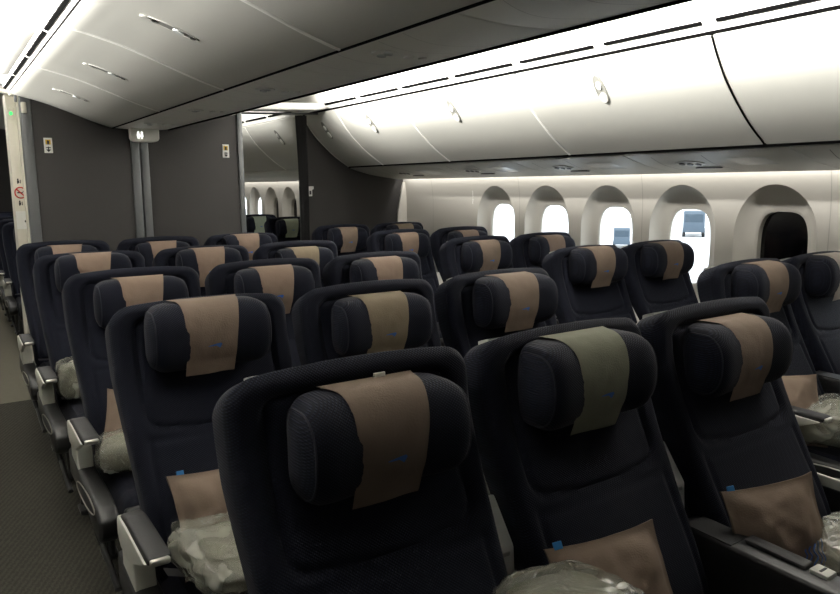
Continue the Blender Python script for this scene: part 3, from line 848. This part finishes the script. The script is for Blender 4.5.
for sx in (-1, 1):
    def X(x): return x if sx < 0 else 2*CX-x
    b = MB().box(min(X(1.062), X(1.072)), max(X(1.062), X(1.072)), -.1, 5.40, 1.905, 1.93)
    struct(b.build('trim_%d' % (6+sx), M['dark_gap']))
    # top edge moulding with two dark lines
    b = MB().prism([(X(.470), 2.116), (X(.452), 2.122), (X(.428), 2.130), (X(.425), 2.16), (X(.47), 2.16)], -.1, 5.40, 'y'); struct(b.build('trim_%d' % (9+sx), M['ceil'], smooth=0))
    b = MB().prism([(X(.470), 2.1085), (X(.458), 2.1105), (X(.458), 2.118), (X(.470), 2.116)], -.1, 5.40, 'y'); struct(b.build('trim_%d' % (12+sx), M['dark_gap'], smooth=0))
    for k in range(8):
        y0 = -.1+.69*k
        b = MB().prism([(X(.440), 2.1245), (X(.4265), 2.129), (X(.4255), 2.136), (X(.436), 2.134)], y0+.02, min(y0+.675, 5.40), 'y')
        tag(b.build('air_slot', M['dark_gap'], smooth=0), 'black slots along the %s top edge of the centre bins' % ('left' if sx < 0 else 'right'), 'air vent', 'air slots of the centre bins, %s' % ('left' if sx < 0 else 'right'))
# centre service panels
CS = Prof([(1.074, 1.912), (1.10, 1.909), (1.17, 1.9045), (CX, 1.902), (2*CX-1.17, 1.9045), (2*CX-1.10, 1.909), (2*CX-1.074, 1.912)])
for i, yc in enumerate((.99, 1.955, 2.92, 3.885, 4.85)):
    y0, y1 = yc-.5, yc+.465
    if i == 4: y1 = 5.42
    t = thing('overhead_service_unit', 'grey service panel under the centre bins, '+['beside the camera', 'nearest seen at top centre', 'second from the top of the photo', 'third from the top of the photo', 'farthest, above the lavatory sign'][i], 'service panel', (CX, yc, 1.9), (0, 0, 0), 'service panels under the centre bins')
    off = Vector((-CX, -yc, -1.9))
    def B(mb, name, m, par=t):
        mb.v = [tuple(Vector(p)+off) for p in mb.v]; return mb.build(name, m, par, smooth=35)
    B(sheet(MB(), CS, y0+.002, y1-.002, 0, 1, .014, -1, off=-.014, rnd=.004), 'panel', M['psu_c'])
    B(oval_on(CS, .31, yc, .040, .045, -1, .0005, .005), 'lamp_plate', M['bin_seam'])
    for k in (-.02, .02): B(oval_on(CS, .31, yc+k, .014, .014, -1, .005, .005), 'reading_lamp', M['lens'])
    B(oval_on(CS, .56, yc+.005, .016, .022, -1, .0005, .006), 'air_nozzle', M['bin_seam']); B(oval_on(CS, .72, yc+.015, .013, .018, -1, .0005, .006), 'air_nozzle', M['bin_seam'])
    for q in (-.25, -.12, .13, .30):
        rb = MB(); rb.grid(lambda u, v: (*(lambda w: (w.x, yc+q+.05*math.sin(PI*v)-.0015+.003*u, w.y))(CS.at(.05+.9*v, .0012, -1)),), 2, 16)
        B(rb, 'panel_joint', M['psu'] if q in (-.25, .30) else M['bin'])

# ------------------------------------------------------------------ partitions
PYc = 5.45
def wallthing(name, xs, y0, y1, z1, m): return struct(MB().box(xs[0], xs[1], y0, y1, 0, z1, .006, 2).build(name, m))
wl = wallthing('wall_partition_left', (.575, 1.195), PYc, PYc+.05, 2.10, M['part'])
wr_ = wallthing('wall_partition_middle', (1.300, 1.975), PYc, PYc+.05, 2.10, M['part'])
for i, (a, b) in enumerate(((.515, .58), (1.188, 1.245), (1.254, 1.308), (1.97, 2.015))):
    struct(MB().box(a, b, PYc-.012, PYc+.06, 0, 2.10, .008, 2).build('trim_%d' % (20+i), M['part_trim']))
PYr = 6.15
wallthing('wall_partition_right', (2.845, 3.955), PYr, PYr+.05, 2.14, M['part'])
struct(MB().box(2.815, 2.85, PYr-.012, PYr+.06, 0, 2.14, .008, 2).build('trim_24', M['part_trim']))
struct(MB().prism([(3.915, 1.54), (3.955, 1.54), (3.955, 0), (3.83, 0), (3.83, 1.0), (3.85, 1.25)], PYr-.03, PYr-.005, 'y', .004, 2).build('trim_25', M['wallp']))
# cream monument edge by the left aisle
struct(MB().box(.445, .54, 5.58, 5.75, 0, 2.12, .008, 2).build('wall_monument', M['cream']))
struct(MB().box(.505, .545, 5.53, 5.60, 0, 2.14, .010, 3).build('trim_26', M['cream']))
def picto(name, x, y, z, label, w=.052, h=.10, top='yellow'):
    t = MB().box(x-w/2, x+w/2, y-.004, y, z-h/2, z+h/2, .002, 1).build(name, M['white']); tag(t, label, 'placard')
    if top:
        MB().box(x-w*.30, x+w*.30, y-.0052, y-.004, z+.006, z+.038).build('pictogram', M[top], t, smooth=0)
        MB().disc((x, y-.0056, z+.022), (1, 0, 0), (0, 0, 1), w*.15, w*.22).box(x-w*.16, x+w*.16, y-.0060, y-.0054, z+.006, z+.012).build('pictogram', M['ink'], t, smooth=0)
        MB().box(x-w*.06, x+w*.06, y-.0052, y-.004, z-.038, z-.008).prism([(x-w*.30, z-.026), (x+w*.30, z-.026), (x, z-.044)], y-.0052, y-.004, 'y').box(x-w*.28, x+w*.28, y-.0052, y-.004, z-.018, z-.012).build('pictogram', M['ink'], t, smooth=0)
    return t
picto('placard', .664, PYc-.001, 1.782, 'small white placard with yellow and black pictograms on the left dark partition')
picto('placard', 1.877, PYc-.001, 1.770, 'small white placard with yellow and black pictograms on the middle dark partition')
# white literature clip on the right partition
x, y, z = 2.90, PYr-.001, 1.455
t = MB().prism([(x-.036, z+.045), (x+.036, z+.045), (x+.036, z+.020), (x+.020, z+.014), (x+.020, z-.045), (x-.020, z-.045), (x-.020, z+.014), (x-.036, z+.020)], y-.008, y, 'y', .002, 1).build('wall_clip', M['white'])
tag(t, 'small white T-shaped clip plate on the right dark partition', 'placard')
MB().box(x-.010, x+.010, y-.010, y-.008, z-.030, z+.005, .001, 1).build('clip_slot', M['lensdark'], t)
# lavatory sign hung below the centre bins
ls = thing('lavatory_sign', 'grey hanging lavatory sign with two lit white figures under the centre bins', 'sign', (1.25, 5.30, 1.865))
MB().prism([(-.098, .042), (.098, .042), (.098, -.030), (.085, -.048), (.05, -.054), (-.05, -.054), (-.085, -.048), (-.098, -.030)], -.03, .03, 'y', .010, 3).build('sign_body', M['psu'], ls)
for dx in (-.045, -.022):
    g = MB().disc((dx, -.0315, .010), (1, 0, 0), (0, 0, 1), .0065, .0065)
    if dx < -.03: g.box(dx-.0085, dx+.0085, -.0322, -.0312, -.014, .002).box(dx-.006, dx-.001, -.0322, -.0312, -.032, -.012).box(dx+.001, dx+.006, -.0322, -.0312, -.032, -.012)
    else: g.prism([(dx-.005, .002), (dx+.005, .002), (dx+.0105, -.018), (dx-.0105, -.018)], -.0322, -.0312, 'y').box(dx-.005, dx-.001, -.0322, -.0312, -.032, -.016).box(dx+.001, dx+.005, -.0322, -.0312, -.032, -.016)
    g.build('lit_figure', M['lit'], ls, smooth=0)
# signs on the cream monument
ym = 5.58
t = tag(MB().box(.448, .505, ym-.003, ym, 1.225, 1.345, .001, 1).build('paper_notice', M['white']), 'blank white paper notice on the cream post at left', 'notice')
MB().box(.497, .5035, ym-.014, ym-.003, 1.27, 1.285, .002, 1).build('notice_clip', M['ink'], t)
t = thing('no_smoking_sign', 'red circled no smoking sign on the cream post at left', 'sign', (.487, ym-.001, 1.47))
pts = [(.033*math.cos(2*PI*k/28), -.001, .036*math.sin(2*PI*k/28)) for k in range(28)]
MB().tube(pts, .0045, 6, closed=True).build('red_ring', M['red'], t)
MB().prism([(-.026, .021), (-.020, .027), (.026, -.021), (.020, -.027)], -.003, -.001, 'y').build('red_bar', M['red'], t, smooth=0)
MB().box(-.019, .014, -.0014, -.0004, -.004, .004).prism([(.012, .004), (.02, .006), (.022, .014), (.017, .014)], -.0014, -.0004, 'y').build('cigarette', M['ink'], t, smooth=0)
for zz, nm, lb in ((1.545, 'pictogram_mark', 'small black pictogram above the no smoking sign'), (1.398, 'pictogram_mark', 'small black pictogram below the no smoking sign')):
    g = MB().disc((.478, ym-.0015, zz+.014), (1, 0, 0), (0, 0, 1), .005, .006).prism([(.472, zz+.008), (.484, zz+.008), (.486, zz-.008), (.480, zz-.010), (.478, zz-.018), (.472, zz-.012)], ym-.002, ym-.001, 'y').box(.489, .494, ym-.002, ym-.001, zz-.012, zz+.012)
    tag(g.build(nm, M['ink'], smooth=0), lb, 'sign')
t = tag(MB().box(.455, .490, ym-.006, ym, 1.95, 2.03, .003, 1).build('call_light', M['cream']), 'cream lamp holder with a green light on the post at left', 'lamp')
MB().disc((.472, ym-.0066, 1.992), (1, 0, 0), (0, 0, 1), .011, .013, depth=.002).build('green_lens', M['green'], t)
# white coat hook box at the partition corner
tag(MB().box(.520, .552, PYc-.035, PYc-.012, 1.985, 2.055, .006, 2).build('hook_plate', M['cream']), 'small cream hook plate at the top corner of the left partition', 'hook')
# headers across the aisles
t = thing('ceiling_header', 'cream rounded double rail across the left aisle ceiling', 'rail', (0, 5.42, 0))
MB().tube([(-.45, 0, 2.185), (.47, 0, 2.185)], .036, 16).build('rail', M['ceil'], t)
MB().tube([(-.45, .03, 2.125), (.47, .03, 2.125)], .026, 16).build('rail', M['ceil'], t)
MB().tube([(.40, -.02, 2.15), (.46, -.02, 2.155), (.487, -.02, 2.14), (.492, -.02, 2.09), (.49, -.02, 2.05)], .009, 8).build('cable_cover', M['part_trim'], t)
MB().box(.455, .50, -.03, .05, 2.09, 2.22, .008, 2).build('bracket', M['cream'], t)
t = thing('ceiling_header', 'white curtain header spanning the right aisle ceiling', 'rail', (0, 5.62, 0))
MB().prism([(1.98, 2.10), (2.02, 2.16), (2.80, 2.195), (2.86, 2.18), (2.86, 2.155), (2.75, 2.135), (2.30, 2.115)], 0, .20, 'y', .012, 3).build('header_panel', M['ceil'], t)
MB().prism([(1.99, 2.085), (2.86, 2.12), (2.86, 2.135), (1.99, 2.10)], .20, .25, 'y', .003, 1).build('curtain_rail', M['part_trim'], t)
t = MB()
def cur(u, v):
    z = 2.06*(1-v)+.06; w = .10*(1-.35*math.sin(PI*min(1, v*1.3))*.8)
    return (2.805-w+w*u, 5.98+.03*math.sin(u*PI*7)+.012*math.sin(v*5+u*4), z)
t.grid(cur, 60, 30)
cu = t.build('curtain', M['curtain']); tag(cu, 'dark charcoal curtain gathered beside the right partition', 'curtain')
MB().grid(lambda u, v: (lambda p: (p[0], p[1]+.006, p[2]))(cur(u, .46+.02*v)), 60, 2).build('tieback', M['black'], cu)

# ------------------------------------------------------------------ outside
sbox('ground', mat('concrete_apron', (170, 172, 174), .9, var=(.2, .08)), 4.4, 120, -60, 160, -3.6, -3.5)
def truck(x, y, rz, sc, body, label):
    t = thing('service_truck', label, 'truck', (x, y, -3.5), (0, 0, rz), 'airport vehicles outside'); t.scale = (sc, sc, sc)
    MB().prism([(-1.0, .5), (1.0, .5), (1.0, 2.5), (.5, 2.6), (-1.0, 2.6)], -1.0, 1.0, 'x', .08, 2).build('cab', body, t)
    MB().box(-1.1, 1.1, 1.1, 4.6, .7, 4.2, .05, 2).build('box_body', M['white'], t)
    MB().box(-.85, .85, -1.02, -.98, 1.5, 2.3, .02, 1).build('windscreen', M['truck_glass'], t)
    for sx in (-1, 1):
        for yy in (-.2, 3.6): MB().tube([(sx*.78, yy, .45), (sx*1.06, yy, .45)], .45, 20).build('wheel', M['black'], t)
M['truck_glass'] = mat('truck_glass', (40, 56, 68), .2)
tb = mat('truck_blue', (62, 76, 88), .5)
truck(45.0, 38.3, -.87, .62, tb, 'blue-cabbed service truck on the apron, seen through the middle bright window')
truck(60.0, 42.4, -.95, .95, tb, 'blue-cabbed service truck on the apron, seen through the rightmost bright window')

# ------------------------------------------------------------------ light
w = bpy.data.worlds.new('World'); SC.world = w; w.use_nodes = True
bg = w.node_tree.nodes['Background']; bg.inputs[0].default_value = (.93, .97, 1, 1); bg.inputs[1].default_value = 5.5
def area(name, loc, rot, sx, sy, e, col=(1, .97, .92), spread=PI):
    l = bpy.data.lights.new(name, 'AREA'); l.shape = 'RECTANGLE'; l.size = sx; l.size_y = sy; l.energy = e; l.color = col; l.spread = spread
    o = bpy.data.objects.new(name, l); C.objects.link(o); o.location = loc; o.rotation_euler = rot; return o
def aim(o, d): o.rotation_euler = Vector(d).to_track_quat('-Z', 'Y').to_euler()
def strip_light(name, x, z, d, y0, y1, wid_, e, col=(1, .97, .92), spread=PI):
    o = area(name, (x, (y0+y1)/2, z), (0, 0, 0), wid_, y1-y0, e, col, spread)
    D = Vector(d).normalized(); zax = -D; yax = Vector((0, 1, 0)); xax = yax.cross(zax).normalized()
    o.rotation_euler = Matrix((xax, yax, zax)).transposed().to_euler(); return o
strip_light('cove_right_aisle', 2.03, 2.205, (1, 0, .08), .2, 5.4, .05, 84, spread=1.2)
strip_light('cove_left_aisle', .47, 2.20, (-.5, 0, 1), .8, 7.5, .05, 45, spread=2.2)
strip_light('cove_left_side', -.27, 2.17, (.35, 0, 1), 1.0, 5.4, .05, 30, spread=1.9)
strip_light('added_bin_fill', -.27, 2.16, (1, 0, .03), .8, 5.4, .05, 55, spread=.42)  # added lamp, stands in for ceiling bounce on the centre bin doors
strip_light('sidewall_wash_left', -1.30, 1.63, (-.05, 0, -1), -.5, 6.1, .03, 12)
strip_light('sidewall_wash', 3.875, 1.615, (.30, 0, -1), -.5, 6.1, .03, 13)
strip_light('next_cabin_cove', 2.1, 2.25, (1, 0, .05), 6.6, 12, .05, 20, spread=.86)
strip_light('next_cabin_sidewall', 3.875, 1.615, (.30, 0, -1), 6.4, 12, .03, 9)
strip_light('next_cabin_left', .2, 2.3, (0, 0, -1), 6, 12, .3, 25)

# ------------------------------------------------------------------ camera
cd = bpy.data.cameras.new('Camera'); cam = bpy.data.objects.new('Camera', cd); C.objects.link(cam); SC.camera = cam
F, yaw, pitch, roll = 715.85, .5907, .1543, -.0065
cd.sensor_fit = 'HORIZONTAL'; cd.sensor_width = 36; cd.lens = F/840*36; cd.clip_start = .02; cd.clip_end = 500
f = Vector((math.sin(yaw)*math.cos(pitch), math.cos(yaw)*math.cos(pitch), -math.sin(pitch)))
r = Vector((math.cos(yaw), -math.sin(yaw), 0)); u = r.cross(f)
r2 = math.cos(roll)*r+math.sin(roll)*u; u2 = -math.sin(roll)*r+math.cos(roll)*u
cam.matrix_world = Matrix(((r2.x, u2.x, -f.x, 0), (r2.y, u2.y, -f.y, 0), (r2.z, u2.z, -f.z, 1.5), (0, 0, 0, 1)))
SC.view_settings.view_transform = 'Standard'; SC.view_settings.look = 'None'; SC.view_settings.exposure = .12
try:
    SC.cycles.use_denoising = True; SC.cycles.max_bounces = 8; SC.cycles.diffuse_bounces = 5; SC.cycles.transparent_max_bounces = 16
except Exception: pass
